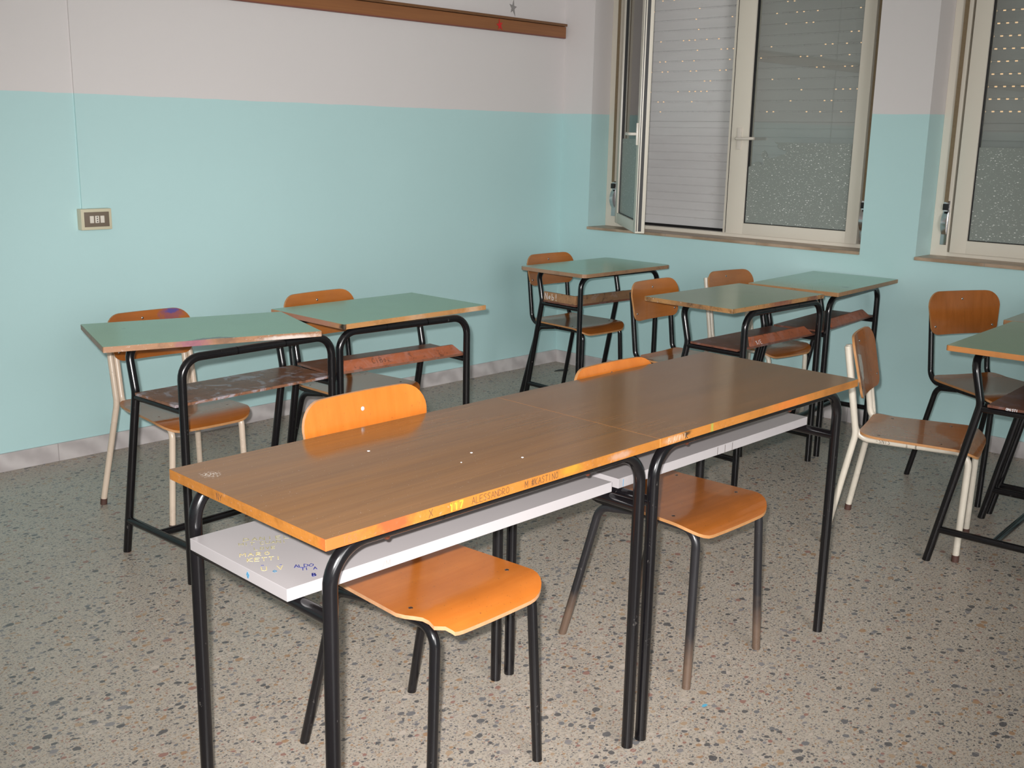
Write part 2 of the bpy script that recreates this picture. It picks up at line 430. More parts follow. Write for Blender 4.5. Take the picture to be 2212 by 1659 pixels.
def ring_frame(bm, x0, x1, y0, y1, z0, z1, wl, wr, wb, wt, mi=0, bev=.003):
    """rectangular frame in the YZ plane; wl is the width at y1 (left seen from the room), wr at y0"""
    box(bm, x0, x1, y1-wl, y1, z0, z1, mi, bev); box(bm, x0, x1, y0, y0+wr, z0, z1, mi, bev)
    box(bm, x0+.001, x1-.001, y0+wr-.003, y1-wl+.003, z0, z0+wb, mi, bev); box(bm, x0+.001, x1-.001, y0+wr-.003, y1-wl+.003, z1-wt, z1, mi, bev)

def make_handle(parent, p, side, nx):
    """lever window handle: plate + lever; p on the sash face, lever points along +-y"""
    x, y, z = p
    bm = bmesh.new(); box(bm, x-nx*.011 if nx > 0 else x, x if nx > 0 else x+.011, y-.013, y+.013, z-.058, z+.058, bev=.003)
    h = obj('handle_plate', bm, M['handle'], parent, True)
    tube_obj('handle_lever', [(x-.008*nx, y, z), (x-.046*nx, y, z), (x-.050*nx, y+side*.055, z), (x-.044*nx, y+side*.118, z+.002)], .0085, M['handle'], parent, .014, 10)

def sash(parent, w, zb, zt, gl, gr, handle_side, film_z, torn, local=True):
    """one glazed leaf. local frame: y from 0 (hinge) to -w, x = 0 the room face, +x outward. gl/gr stile widths at y=0 / y=-w"""
    bm = bmesh.new(); T = .052
    ring_frame(bm, 0, T, -w, 0, zb, zt, gl, gr, .062, .062)
    f = obj('sash_frame', bm, M['frame'], parent, True)
    bm = bmesh.new(); e = .004
    ring_frame(bm, .010, .030, -w+gr-e, -gl+e, zb+.058, zt-.058, e*2.2, e*2.2, e*2, e*2, 0, 0)
    obj('gasket', bm, M['gasket'], parent)
    bm = bmesh.new(); box(bm, .018, .022, -w+gr-.003, -gl+.003, zb+.060, zt-.060)
    g = obj('glass_pane', bm, M['glass'], parent)
    y0, y1, z0 = -w+gr+.004, -gl-.004, zb+.066
    if torn:
        pts = [(y0, z0), (y1, z0), (y1, 1.262), (y1-.018, 1.268), (y1-.04, 1.290), (y1-.06, 1.292), (y1-.078, 1.278), (y1-.088, 1.262), (y1-.090, 1.30),
               (y1-.083, 1.312), (y1-.072, 1.322), (y1-.078, 1.345), (y1-.093, 1.352), (y1-.105, 1.342), (y1-.112, 1.318), (y1-.13, 1.312), (y1-.165, 1.318), (y1-.19, 1.328), (y1-.222, 1.338), (y1-.225, 1.350),
               (y1-.178, 1.366), (y1-.168, 1.374), (y1-.170, 1.386), (y1-.150, film_z), (y0, film_z)]
    else:
        pts = [(y0, z0), (y1, z0), (y1, film_z), (y0, film_z)]
    bm = bmesh.new(); prism(bm, pts, .0165, .0172, axis='x')
    fm = obj('frosted_film', bm, M['film'], parent)
    return f

def make_window(n, wy0, wy1, label, openleft):
    root = empty('window_%d' % n, (0, (wy0+wy1)/2, .858), kind='structure', label=label)
    # children keep world coordinates through an offset empty-free parent inverse
    root.location = (0, 0, 0)
    FX = .165; z0, z1 = .872, 2.42
    bm = bmesh.new(); ring_frame(bm, FX, FX+.055, wy0, wy1, z0, z1, .082, .062, .022, .06)
    # guides for the shutter at both sides
    for ya, yb in ((wy1-.085, wy1-.001), (wy0+.001, wy0+.05)):
        box(bm, .255, .290, ya, yb, z0, z1)
    obj('window_frame', bm, M['frame'], root, True)
    hy = wy1-.099; ym = -1.094 if n == 1 else wy1-.865; hr = wy0+(.098 if n == 1 else .058)
    zb, zt = .893, 2.37
    # outer sill and dark gap
    bm = bmesh.new(); box(bm, .22, TH+.05, wy0+.001, wy1-.001, .8585, .884); obj('outer_sill', bm, M['gasket'], root)
    # right leaf, closed (hinged on its right)
    s = empty('sash', (FX-.014, hr, 0), parent=root)
    s.rotation_euler = (0, 0, 0)
    w = ym-hr
    # for the right leaf local y=0 is its left edge
    s.location = (FX-.014, ym, 0)
    sash(s, w, zb, zt, .128 if n == 1 else .062, .066 if n == 1 else .062, None, 1.396, n == 1)
    if n == 1:
        make_handle(s, (0, -.075, 1.412), -1, 1)
        bm = bmesh.new(); box(bm, -.004, .010, -.0195, -.018, zb+.004, zt-.004); obj('rebate_line', bm, M['gasket'], s)
    # left leaf
    s2 = empty('sash', (FX-.014, hy, 0), parent=root)
    lw = hy-ym-.004
    if openleft:
        s2.location = (FX-.030, hy, 0); s2.rotation_euler = (0, 0, math.radians(-openleft))
        zl = .900
        sash(s2, lw, zl, zt, .070, .070, None, 1.40, False)
        make_handle(s2, (0, -lw+.035, 1.425), 1, 1)
        bm = bmesh.new(); box(bm, .005, .009, -lw-.0015, -lw, zl+.01, zt-.01); box(bm, .016, .033, -lw-.0015, -lw, zl+.01, zt-.01); obj('edge_seal', bm, M['gasket'], s2)
    else:
        sash(s2, lw, zb, zt, .078, .078, None, 1.392, False)
    # roller shutter
    bm = bmesh.new(); x0, x1 = .262, .274; ya, yb = wy0+.03, wy1-.03
    z = .905; k = 0
    box(bm, x0, x1, ya, yb, .905, .9535, 0, .002)
    z = .9549
    for i in range(12):
        zt_ = z+.0442
        if i == 11: zt_ = 1.5035
        box(bm, x0, x1, ya, yb, z, zt_, 0, .003); z += .0468
        if z > 1.5: break
    box(bm, x0+.005, x1-.002, ya, yb, .94, 1.505)
    z = 1.5045
    sh_ = .0058 if n == 1 else .0065; sw__ = .026 if n == 2 else .029
    rr = random.Random(n)
    while z < z1:
        box(bm, x0, x1, ya, yb, z, z+.0568-sh_, 0, .003)
        # link strip with open slots
        y = ya; off = .02 if (k % 2) else 0; k += 1
        y = ya-.04+off
        while y < yb:
            box(bm, x0+.006, x1-.003, max(ya, y), min(yb, y+sw__), z+.0560-sh_, z+.0585)
            if n == 1 and rr.random() < .74: box(bm, x1-.003, x1, max(ya, y+sw__-.002), min(yb, y+.042), z+.0540-sh_, z+.0600)  # backing added behind random slots to block the outside glow, so they look dark
            y += .040
        z += .0568
    sht = obj('roller_shutter', bm, M['shutter'], root)
    bm = bmesh.new(); box(bm, x0+.001, x1-.001, ya, yb, .8842, .9052); obj('gap_shade_strip', bm, M['gasket'], sht)  # black strip added to stand for the dark gap below the shutter
    # stone sill
    bm = bmesh.new(); box(bm, -.012, FX+.03, wy0-(.0), wy1, .8585, .8745, 0, .002)
    obj('window_sill', bm, M['travertine'], root)
    # webbing strap and its coiler, on the frame face
    def strapset(ys, zw):
        bm = bmesh.new(); box(bm, FX-.016, FX-.0145, ys-.010, ys+.010, zw+.10, z1-.002); obj('shutter_strap', bm, M['strap'], root)
        bm = bmesh.new(); box(bm, FX-.004, FX+.001, ys-.0155, ys+.0155, zw-.105, zw+.105, bev=.001)
        c = obj('strap_coiler', bm, M['chrome'], root, True)
        bm = bmesh.new(); box(bm, FX-.020, FX-.003, ys-.013, ys+.013, zw+.062, zw+.092, bev=.002); obj('strap_guide', bm, M['gasket'], c, True)
        pts = [(FX-.004-.026*math.sin(PI*i/10)**.8, zw+.055-.11*i/10) for i in range(11)]
        bm = bmesh.new(); prism(bm, pts, ys-.012, ys+.012, axis='y'); 
        for v_ in bm.verts: v_.co = Vector((v_.co.x, v_.co.y, v_.co.z))
        obj('coiler_cover', bm, M['chrome'], c, True)
    strapset(wy1-.062 if n == 1 else wy1-.060, 1.040 if n == 1 else 1.032)
    if n == 1: strapset(wy0+.076, 1.015)
    return root
make_window(1, W1[0], W1[1], 'aluminium window with its left leaf swung into the room', 43)
make_window(2, W2[0], W2[1], 'closed aluminium window cut by the right edge of the photo', 0)

# wooden rail on the left wall
bm = bmesh.new(); box(bm, -7.6, -.012, -.020, -.001, 1.975, 2.042, 0, .002); box(bm, -7.6, -.012, -.030, -.001, 2.044, 2.058, 0, .002)
def mk_pine():
    k = N('stained_pine'); v = k.pos()
    g = k.noise(k.mapp(v, (2.2, 30, 60)), 1, 4, .6, .7)[0]
    c = k.mix(g, (.20, .075, .028), (.34, .14, .05))
    vo = k.vor(k.mapp(v, (1, 0, 2.0)), 3.3)
    c = k.mix(k.math('MULTIPLY', k.rng(vo['Distance'], .11, .03), .8), c, (.05, .02, .012))
    z = k.sep(v)[2]; c = k.mix(k.math('MULTIPLY', k.math('LESS_THAN', z, 1.981), .7), c, (.17, .05, .055))
    c = k.mix(k.math('MULTIPLY', k.math('GREATER_THAN', z, 2.043), .55), c, (.09, .05, .02))
    return k.fin(c, .5)
rail = obj('wooden_rail', bm, mk_pine(), None, True)
tag(rail, 'long stained pine rail fixed high on the wall left of the windows', 'rail')
def star(name, x, z, r, m, y, rot, squash, lab):
    bm = bmesh.new(); pts = []
    rr = [1.05, .95, .8, 1.1, .9]
    for i in range(10):
        a = rot+PI/2+i*PI/5; q = r*rr[(i//2) % 5] if i % 2 == 0 else r*.36
        pts.append((x+q*math.cos(a)*squash, z+q*math.sin(a)))
    prism(bm, pts, y-.0012, y, axis='y')
    tag(obj(name, bm, m), lab, 'star', 'cut-out stars by the wooden rail')
star('paper_star', -.452, 2.112, .046, M['greypaper'], -.001, -.12, .75, 'grey cut-out star stuck on the white wall above the wooden rail')
star('paper_star', -.578, 2.007, .035, M['redpaper'], -.0215, .2, .8, 'small red cut-out star stuck on the wooden rail')

# light switch box
sw = empty('switch_box', (-2.994, 0, 1.026), 0, 'cream wall switch box with a brown plate and three modules', 'switch')
bm = bmesh.new(); ring = .013
box(bm, -.067, .067, -.040, -.0005, -.044, .044, 0, .004)
obj('housing', bm, M['cream_box'], sw, True)
bm = bmesh.new(); box(bm, -.054, .054, -.0425, -.039, -.031, .031, 0, .001); pl = obj('cover_plate', bm, M['brown_plate'], sw, True)
for i, x in enumerate((-.023, 0, .023)):
    bm = bmesh.new(); box(bm, x-.0085, x+.0085, -.0455, -.042, -.015, .015, 0, .0012); s_ = obj('socket_module' if i == 1 else 'switch_rocker', bm, M['handle'], pl, True)
    if i == 1:
        for zz in (-.009, 0, .009):
            bm = bmesh.new(); box(bm, -.0022, .0022, -.0462, -.0452, zz-.0022, zz+.0022); obj('socket_hole', bm, M['gasket'], s_)

# ---------------------------------------------------------------- plywood shells
def outline(hw_b, hw_f, y0, y1, rb, rf, n=7):
    """rounded quad: back edge y0 (half width hw_b), front edge y1 (half width hw_f)"""
    pts = []
    for cx, cy, r, a0 in ((hw_f-rf, y1-rf, rf, 0), (-(hw_f-rf), y1-rf, rf, 90), (-(hw_b-rb), y0+rb, rb, 180), (hw_b-rb, y0+rb, rb, 270)):
        for i in range(n+1):
            a = math.radians(a0+90*i/n); pts.append((cx+r*math.cos(a), cy+r*math.sin(a)))
    # extra points along edges
    out = []
    for i, p in enumerate(pts):
        q = pts[(i+1) % len(pts)]; out.append(p)
        d = math.hypot(q[0]-p[0], q[1]-p[1]); m_ = int(d/.02)
        for k in range(1, m_): out.append((p[0]+(q[0]-p[0])*k/m_, p[1]+(q[1]-p[1])*k/m_))
    return out

def shell(bm, pts, f, nf, th, cen=(0, 0)):
    """plate following height f(x,y)->3d point, offset th along nf"""
    sc = [1, .985, .93, .85, .74, .6, .42, .22]
    top, bot = [], []
    for s in sc:
        top.append([bm.verts.new(f(cen[0]+(x-cen[0])*s, cen[1]+(y-cen[1])*s)) for x, y in pts])
        bot.append([bm.verts.new(f(cen[0]+(x-cen[0])*s, cen[1]+(y-cen[1])*s)-nf*th) for x, y in pts])
    ct = bm.verts.new(f(*cen)); cb = bm.verts.new(f(*cen)-nf*th); n = len(pts)
    for L, c, mi in ((top, ct, 0), (bot, cb, 0)):
        for a, b in zip(L, L[1:]):
            for i in range(n): bm.faces.new((a[i], a[(i+1) % n], b[(i+1) % n], b[i])).material_index = mi
        for i in range(n): bm.faces.new((L[-1][i], L[-1][(i+1) % n], c))
    for i in range(n): bm.faces.new((top[0][i], bot[0][i], bot[0][(i+1) % n], top[0][(i+1) % n])).material_index = 1

def dome(bm, c, nrm, r, h):
    nrm = Vector(nrm).normalized(); u = nrm.orthogonal().normalized(); v = nrm.cross(u); c = Vector(c); L = []
    for j in range(4):
        a = j*PI/2/4; L.append([bm.verts.new(c+nrm*(h*math.sin(a))+(u*math.cos(2*PI*k/12)+v*math.sin(2*PI*k/12))*r*math.cos(a)) for k in range(12)])
    t = bm.verts.new(c+nrm*h)
    for a, b in zip(L, L[1:]):
        for k in range(12): bm.faces.new((a[k], a[(k+1) % 12], b[(k+1) % 12], b[k]))
    for k in range(12): bm.faces.new((L[-1][k], L[-1][(k+1) % 12], t))
    bm.faces.new(L[0][::-1])

ply_edge = flat('plywood_edge', (.42, .20, .075), .5, var=.25, sc=60)
ply_edge_raw = flat('raw_plywood_edge', (.46, .24, .12), .7, var=.25, sc=60)

def chair(loc, deg, S, kind, tubem, backm, seatm, label, rc=None, rc2=None, seg=12, edge=None, chip=False):
    hw, zr, yr, ytop, yf, hwf, yff, hwr, yrf, zbt, zbb, wb, yj = S
    root = empty('school_chair', (loc[0], loc[1], 0), math.radians(deg), label, 'chair', 'plywood school chairs')
    r = .0115; yu = lambda z: yr+(ytop-yr)*(z-.5)/.26
    rc = rc or M['rivetdull']
    ztop = zbt-(.028 if kind == 'A' else .045)
    for s in (1, -1):
        P = [(s*hw, yu(ztop), ztop), (s*hw, yr, zr+.07 if kind == 'B' else zr+.06), (s*hw, yr+.012, zr), (s*hw, yf, zr), (s*hwf, yff, 0)]
        up = fillet([P[0], (s*hw, yr, zr), (s*hw, 0, zr)], .055, 8)
        tube_obj('upright', up, r, tubem, root, 0, seg)
        tube_obj('seat_rail', [(s*hw, -.005, zr), (s*hw, .03, zr)], r, tubem, root, 0, seg)
        fl = fillet([(s*hw, .025, zr), (s*hw, yf, zr), (s*hwf, yff, 0)], .045, 8)
        if kind == 'A': fl[-1] = Vector((s*hwf, yff, .012))
        l1 = tube_obj('leg', fl, r, tubem, root, 0, seg)
        if kind == 'A':
            xo = s*(hw+.0232)
            rl = fillet([(xo, yu(zbt-.030), zbt-.030), (xo, yr+.002, zr+.02), (s*hwr, yrf, .012)], .12, 7)
        else:
            rl = fillet([(s*hw, -.025, zr-.002), (s*hw, yj, zr-.0205), (s*hwr, yrf, 0)], .05, 7)
        l2 = tube_obj('leg', rl, r, tubem, root, 0, seg)
        if kind == 'A':
            for l, p, q in ((l1, fl[-1], fl[-2]), (l2, rl[-1], rl[-2])):
                d = (p-q).normalized(); a = p-d*.012; e = Vector((p.x, p.y, 0))
                tube_obj('foot_cap', [a, e], r*1.12, M['cap'], l, 0, 10)
    for yy in (-.07, .12):
        tube_obj('crossbar', [(-hw, yy, zr), (hw, yy, zr)], r*.8, tubem, root, 0, 10)
    # seat
    ys1 = yf+.040; zs = zr+r+.0098
    pts = outline(.168, .186, -.168, ys1, .045, .075)
    if chip:
        rr = random.Random(5); q = []
        for x, y in pts:
            if x > .10 and y > .12:
                d = ((x-.10)/.086)*((y-.12)/.10)
                cut = .026*min(1, ((x-.10)/.05))*min(1, (y-.10)/.06)
                x -= cut*(.7+.5*rr.random()); y -= cut*.3*rr.random()
            q.append((x, y))
        pts = q
    def fs(x, y):
        t = max(0, (y-(ys1-.085))/.085); b = max(0, (-.09-y)/.08)
        return Vector((x, y-.012*t*t, zs-.030*t*t+.010*b*b-.004*math.cos(min(1, abs(x)/.19)*PI/2)))
    bm = bmesh.new(); shell(bm, pts, fs, Vector((0, 0, 1)), .0085, (0, .02))
    st = obj('seat', bm, [seatm, edge or ply_edge], root, True)
    for s in (1, -1):
        for yy in (.105, -.10):
            bm = bmesh.new(); dome(bm, fs(s*hw, yy)-Vector((0, 0, .0005)), (0, 0, 1), .0055, .0022); obj('rivet', bm, rc2 or rc, st, True)
    # backrest: concave plate fixed in front of the uprights
    zm = (zbt+zbb)/2; hh = (zbt-zbb)/2; curv = .55
    base = lambda z: yu(z)+r+.0098
    def fb(x, zz):
        z = zm+zz; return Vector((x, base(z)+curv*(x*x-hw*hw)+.0, z))
    pts = outline(wb*.94, wb, -hh, hh, .040, .060)
    bm = bmesh.new(); shell(bm, pts, fb, Vector((0, 1, 0)), .0085)
    bk = obj('backrest', bm, [backm, edge or ply_edge], root, True)
    rp = [(hw, -hh*.62), (-hw, -hh*.62)] + ([(0.0, hh*.62)] if kind == 'B' else [(.02, hh*.70)])
    for x, zz in rp:
        bm = bmesh.new(); dome(bm, fb(x, zz)-Vector((0, .0005, 0)), (0, 1, 0), .0055, .003); obj('rivet', bm, rc, bk, True)
    return root, fs, fb, bk, st

PLY = dict(a=((.42, .120, .017), (.48, .150, .025)), b=((.33, .105, .017), (.40, .135, .026)), c=((.27, .082, .014), (.34, .107, .021)))
def ply(n, t, seed, axis, extra=(), rough=.2): return mk_ply('beech_plywood_%s' % n, *PLY[t], seed=seed, axis=axis, extra=extra, rough=rough)
SA = (.137, .384, -.176, -.239, .200, .153, .194, .206, -.243, .743, .551, .170, -.155)
SB = (.144, .429, -.188, -.229, .181, .166, .192, .168, -.247, .794, .616, .178, -.144)
def dS(S, dt=0, db=0): s = list(S); s[9] += dt; s[10] += db; return tuple(s)

chair((-3.584, -2.808), 180.6, dS(SB, .033, .0), 'B', M['black'], ply('orange_back', 'a', 1, 'z'), ply('orange_seat', 'a', 2, 'x', [((-.02, .175, 0), (.10, .012, .3), (.16, .08, .03), .5)]),
      'black tube chair with bright orange seat and chipped front corner under the near brown desk', rc=M['rivet'], rc2=M['rivetdull'], seg=18, edge=ply_edge_raw, chip=True)
chair((-2.722, -2.857), 178.9, SB[:3]+(-.252,)+SB[4:9]+(.781,)+SB[10:], 'B', M['blackworn'], ply('orange_back', 'a', 3, 'z'), ply('brown_seat', 'c', 4, 'x'),  # darker seat ply puts the shade under the desk into its colour
      'chair with worn rusty leg ends tucked under the farther brown desk', seg=18)
c3 = chair((-3.130, -.907), 179.2, dS(SA, -.012, .009), 'A', M['cream'], ply('scribbled_back', 'c', 5, 'x', [((-.095, 0, .712), (.065, .5, .030), (.17, .06, .12), .6), ((-.10, 0, .722), (.035, .5, .012), (.05, .06, .24), .8)]),
      ply('brown_seat', 'c', 6, 'x', [((.0, .20, 0), (.14, .03, .3), (.50, .33, .10), .35)]), 'cream tube chair with ink-scribbled backrest behind the leftmost green desk')
chair((-2.540, -1.204), 184.0, dS(SB, -.008, 0), 'B', M['black'], ply('tan_back', 'b', 7, 'x'), ply('dark_seat', 'c', 8, 'x'),
      'black tube chair with a tan backrest behind the second green desk from the left')
chair((-.745, -.799), 178.0, dS(SB, -.006, .009), 'B', M['black'], ply('tan_back', 'b', 9, 'x'), ply('dark_seat', 'c', 10, 'x'),
      'black tube chair behind the lone green desk in the corner of the room')
chair((-1.125, -1.790), 181.0, dS(SB, -.014, -.008), 'B', M['black'], ply('orange_brown_back', 'b', 11, 'x'), ply('brown_seat', 'b', 12, 'x'),
      'black tube chair with orange backrest squeezed between two green desks below the window')
chair((-.297, -1.633), 171.0, dS(SA, 0, 0), 'A', M['creamgrey'], ply('tan_back', 'b', 13, 'x'), ply('brown_seat', 'c', 14, 'x'),
      'pale tube chair under the window, behind the pair of green desks')
c8 = chair((-1.394, -2.954), 195.4, dS(SA, 0, -.025), 'A', M['creamgrey'], ply('brown_back', 'c', 15, 'z'), ply('brown_seat', 'b', 16, 'y'),
      'pale tube chair seen from the side, torn grey sticker on its backrest', seg=16)
chair((-.610, -2.920), 151.5, dS(SB, .009, .009), 'B', M['black'], ply('orange_brown_back', 'c', 17, 'z'), ply('brown_seat', 'c', 18, 'x'),
      'black tube chair by the wall between the windows, turned toward the rightmost desks')
# worn grey sticker and pen marks on the pale chair
root8, fs8, fb8, bk8, st8 = c8
bm = bmesh.new()
pp = [(.040, .030), (.098, .042), (.108, -.012), (.088, -.056), (.050, -.050), (.036, -.012)]
fr = [fb8(x, z)+Vector((0, .0010, 0)) for x, z in pp]; hi = [p+Vector((0, .0004, 0)) for p in fr]
va = [bm.verts.new(p) for p in fr]; vb = [bm.verts.new(p) for p in hi]; bm.faces.new(va); bm.faces.new(vb[::-1])
for i in range(6): bm.faces.new((va[i], va[(i+1) % 6], vb[(i+1) % 6], vb[i]))
s_ = obj('sticker', bm, flat('grey_sticker', (.36, .36, .32), .8, var=.5, sc=90), bk8); s_['label'] = 'half peeled grey sticker'
write('pen_writing', '-SNIS', (.137+.0117, -.105, .380), (0, 1, 0), (0, 0, 1), .012, M['ink'], root8, .0012)

# ---------------------------------------------------------------- green desks
def tabletop(parent, loc, rz, w, d, h, th, top, edge, under, corner=.0, bev=.0012):
    bm = bmesh.new()
    if corner:
        pts = []
        for cx, cy, a0 in ((w-corner, d-corner, 0), (corner, d-corner, 90), (corner, corner, 180), (w-corner, corner, 270)):
            for i in range(5):
                a = math.radians(a0+22.5*i); pts.append((cx+corner*math.cos(a), cy+corner*math.sin(a)))
        f = prism(bm, pts, -th, 0)
    else:
        f = box(bm, 0, w, 0, d, -th, 0)
    bm.normal_update()
    bmesh.ops.recalc_face_normals(bm, faces=bm.faces)
    bm.normal_update()
    if bev: bmesh.ops.bevel(bm, geom=[e for e in bm.edges if abs(e.verts[0].co.z-e.verts[1].co.z) < 1e-6], offset=bev, segments=2, affect='EDGES')
    bm.normal_update()
    for q in bm.faces:
        q.material_index = 0 if q.normal.z > .98 else (2 if q.normal.z < -.98 else 1)
    o = obj('tabletop', bm, [top, edge, under], parent)
    o.location = (loc[0], loc[1], h); o.rotation_euler = (0, 0, rz)
    return o

GW, GD, GH, GT = .693, .441, .7585, .0182
FW, BT, BK, ZK, BF, ZS, ZL = .58, .309, .274, .576, .393, .570, .12
def green_desk(top, frm, label, topm, edgem, shelfm, lip=0, lipx=(.05, .52), seg=12, group='green topped school desks', corner=.004, w=GW, cb=.18):
    """frm: x,y,deg of the frame (front left foot); top: x,y,deg of the top's front left corner"""
    root = empty('school_desk', (frm[0], frm[1], 0), math.radians(frm[2]), label, 'desk', group)
    m = M['blackdesk']; r = .0135; zt = GH-GT-r-.0004
    c = math.cos(-math.radians(frm[2])); s = math.sin(-math.radians(frm[2]))
    dx, dy = top[0]-frm[0], top[1]-frm[1]
    t = tabletop(root, (dx*c-dy*s, dx*s+dy*c), math.radians(top[2]-frm[2]), w, GD, GH, GT, topm, edgem, M['undergreen'], corner)
    for sx, a, b in ((0, 0, .20), (1, FW, FW-.20)):
        tube_obj('leg', fillet([(a, 0, 0), (a, 0, zt), (b, 0, zt)], .065, 8), r, m, root, 0, seg)
        tube_obj('leg', fillet([(a, BF, 0), (a, BK, ZK), (a, BT, zt), (b, BT, zt)], [.07, .05], 7), r, m, root, 0, seg)
        bl = BF+(BK-BF)*(ZL/ZK)
        tube_obj('side_rail', [(a, BK, ZS-.008), (a, 0, ZS-.008)], r*.85, m, root, 0, seg)
        tube_obj('stretcher', [(a, bl, ZL), (a, 0, ZL)], r*.9, m, root, 0, seg)
    tube_obj('top_rail', [(.195, 0, zt), (FW-.195, 0, zt)], r, m, root, 0, seg)
    tube_obj('top_rail', [(.195, BT, zt), (FW-.195, BT, zt)], r, m, root, 0, seg)
    tube_obj('crossbar', [(0, cb, ZL), (FW, cb, ZL)], r*.9, m, root, 0, seg)
    zs0 = ZS-.008+r*.85+.0003; zs1 = zs0+.009
    bm = bmesh.new(); box(bm, -.018, FW+.018, .0165, .248, zs0, zs1, 0, .001)
    sh = obj('shelf', bm, shelfm, root)
    if lip:
        bm = bmesh.new(); a0, a1 = lipx
        q = [(a0, .0165, zs1), (a1, .0165, zs1), (a1-.028, .044, zs1+.032), (a0+.03, .044, zs1+.032)]
        q2 = [(x, y+.009, z) for x, y, z in q]
        A = [bm.verts.new(p) for p in q]; B = [bm.verts.new(p) for p in q2]
        bm.faces.new(A); bm.faces.new(B[::-1])
        for i in range(4): bm.faces.new((A[i], B[i], B[(i+1) % 4], A[(i+1) % 4]))
        obj('shelf_lip', bm, mk_shelfply('lip_plywood', (.33, .10, .045), .10, seed=lip), sh)
    return root, t, sh, zs1

E0, E1 = (.36, .17, .055), (.48, .25, .10)
shA = mk_shelfply('shelf_plywood_painted', (.22, .10, .055), .85, (.34, .31, .34), 1)
shB = mk_shelfply('shelf_plywood', (.20, .085, .05), .35, (.20, .17, .17), 2)
shC = mk_shelfply('shelf_plywood_dark', (.16, .062, .038), .35, (.22, .17, .19), 3)
W_, P_, K_ = (.66, .60, .56), (.22, .05, .22), (.05, .03, .03)
e3 = mk_edge('desk_edge', (.26, .125, .06), (.36, .19, .10), .45, [((.27, 0, -.01), (.07, .1, .03), (.22, .055, .14), .6), ((.37, 0, 0), (.05, .1, .03), (.10, .055, .035), .6), ((.58, 0, -.013), (.12, .1, .010), W_, .7)], 1, .45)
d3 = green_desk((-3.636, -1.391, -16.53), (-3.474, -1.561, 2.8), 'green topped desk at far left, top askew and bitten at the front',
    mk_lam_green(1, marks=[((.335, .000, 0), (.078, .034, .1), (.06, .045, .035), 1), ((.335, -.004, 0), (.050, .016, .1), (.36, .22, .10), 1), ((.115, .30, 0), (.007, .004, .1), (.06, .09, .07), .8)], wear=.35), e3, shA)
e4 = mk_edge('desk_edge', E0, E1, .35, [((0, .22, -.01), (.05, .26, .03), (.34, .17, .13), .8), ((.33, 0, -.01), (.06, .1, .03), (.50, .34, .22), .5), ((.62, 0, -.01), (.05, .1, .03), (.60, .45, .32), .5), ((0, 0, -.01), (.014, .03, .03), (.03, .02, .01), 1)], 2, .35)
d4 = green_desk((-2.841, -1.535, .34), (-2.845, -1.512, -3.3), 'clean green topped desk beside the askew one, sloping plywood lip on its shelf',
    mk_lam_green(2, wear=.1), e4, shB, 1, (.02, FW-.005), cb=.22)
write('pen_writing', 'CiBo', (.16, .0164+.0095, 0), (1, 0, 0), (0, .65, .76), .02, M['ink'], None, .0016).parent = d4[2]
bpy.data.objects['pen_writing.001'].location = (0, -.0006, d4[3]+.011)
e5 = mk_edge('desk_edge', (.24, .13, .07), (.34, .20, .11), .5, [((0, .3, -.01), (.05, .2, .03), (.34, .22, .15), .6)], 3, .15)
d5 = green_desk((-1.116, -1.157, -.74), (-.996, -1.034, -3.9), 'lone green topped desk in the far corner, cut-out shelf with white writing',
    mk_lam_green(3, rough=.17, marks=[((.0, .40, 0), (.10, .08, .1), (.30, .24, .15), .7), ((.10, .41, 0), (.035, .02, .1), (.05, .05, .04), .6), ((.22, .12, 0), (.13, .05, .1), (.27, .36, .24), .5)], wear=.7), e5, shC, 0, corner=.03)
def lips(d, a0, a1, side, front=True, h=.045):
    zz = d[3]; out = []
    if side:
        bm = bmesh.new(); box(bm, -.018, -.008, .018, .246, zz, zz+h, 0, .002); out.append(obj('shelf_lip', bm, mk_shelfply('lip_side', (.36, .19, .09), .0, seed=7), d[2]))
    if front:
        bm = bmesh.new(); box(bm, a0, a1, .0168, .0268, zz, zz+h, 0, .002); out.append(obj('shelf_lip', bm, mk_shelfply('lip_front', (.22, .12, .06), .15, seed=8), d[2]))
    return out
l5 = lips(d5, -.007, FW+.01, True)
write('chalk_writing', 'Neb!', (-.0183, .235, d5[3]+.008), (0, -1, 0), (0, 0, 1), .030, M['inkwhite'], l5[0], .0028)
write('chalk_writing', '#/', (FW-.17, .0165, d5[3]+.016), (1, 0, 0), (0, 0, 1), .034, M['inkwhite'], l5[1], .004)
e6 = mk_edge('desk_edge', (.30, .15, .055), (.42, .22, .08), .9, [((0, .2, -.01), (.05, .12, .03), K_, .4), ((.35, 0, -.01), (.12, .1, .03), (.16, .035, .04), .6), ((.6, 0, -.01), (.06, .1, .03), (.10, .02, .03), .6)], 4, .85)
d6 = green_desk((-1.474, -2.218, -1.8), (-1.364, -2.211, -1.5), 'green topped desk with densely scribbled edge, nearest the far end of the brown desks',
    mk_lam_green(4, (.215, .33, .225), .2, wear=.3), e6, shC, 2, (.08, FW-.02))
write('chalk_writing', 'X/E', (.125, .0158, d6[3]+.003), (1, .02, 0), (0, .65, .76), .018, M['inkwhite'], d6[2], .0016)
e7 = mk_edge('desk_edge', (.30, .15, .06), (.38, .21, .10), .3, [((.4, 0, -.01), (.3, .1, .03), (.19, .13, .08), .6)], 5, .1)
d7 = green_desk((-.699, -2.262, 3.8), (-.684, -2.214, 4.9), 'green topped desk against the window wall with a dark spot on its top',
    mk_lam_green(5, rough=.16, marks=[((.211, .060, 0), (.024, .020, .1), (.012, .014, .014), 1)], wear=.1), e7, shC, 3, (.10, FW-.03))
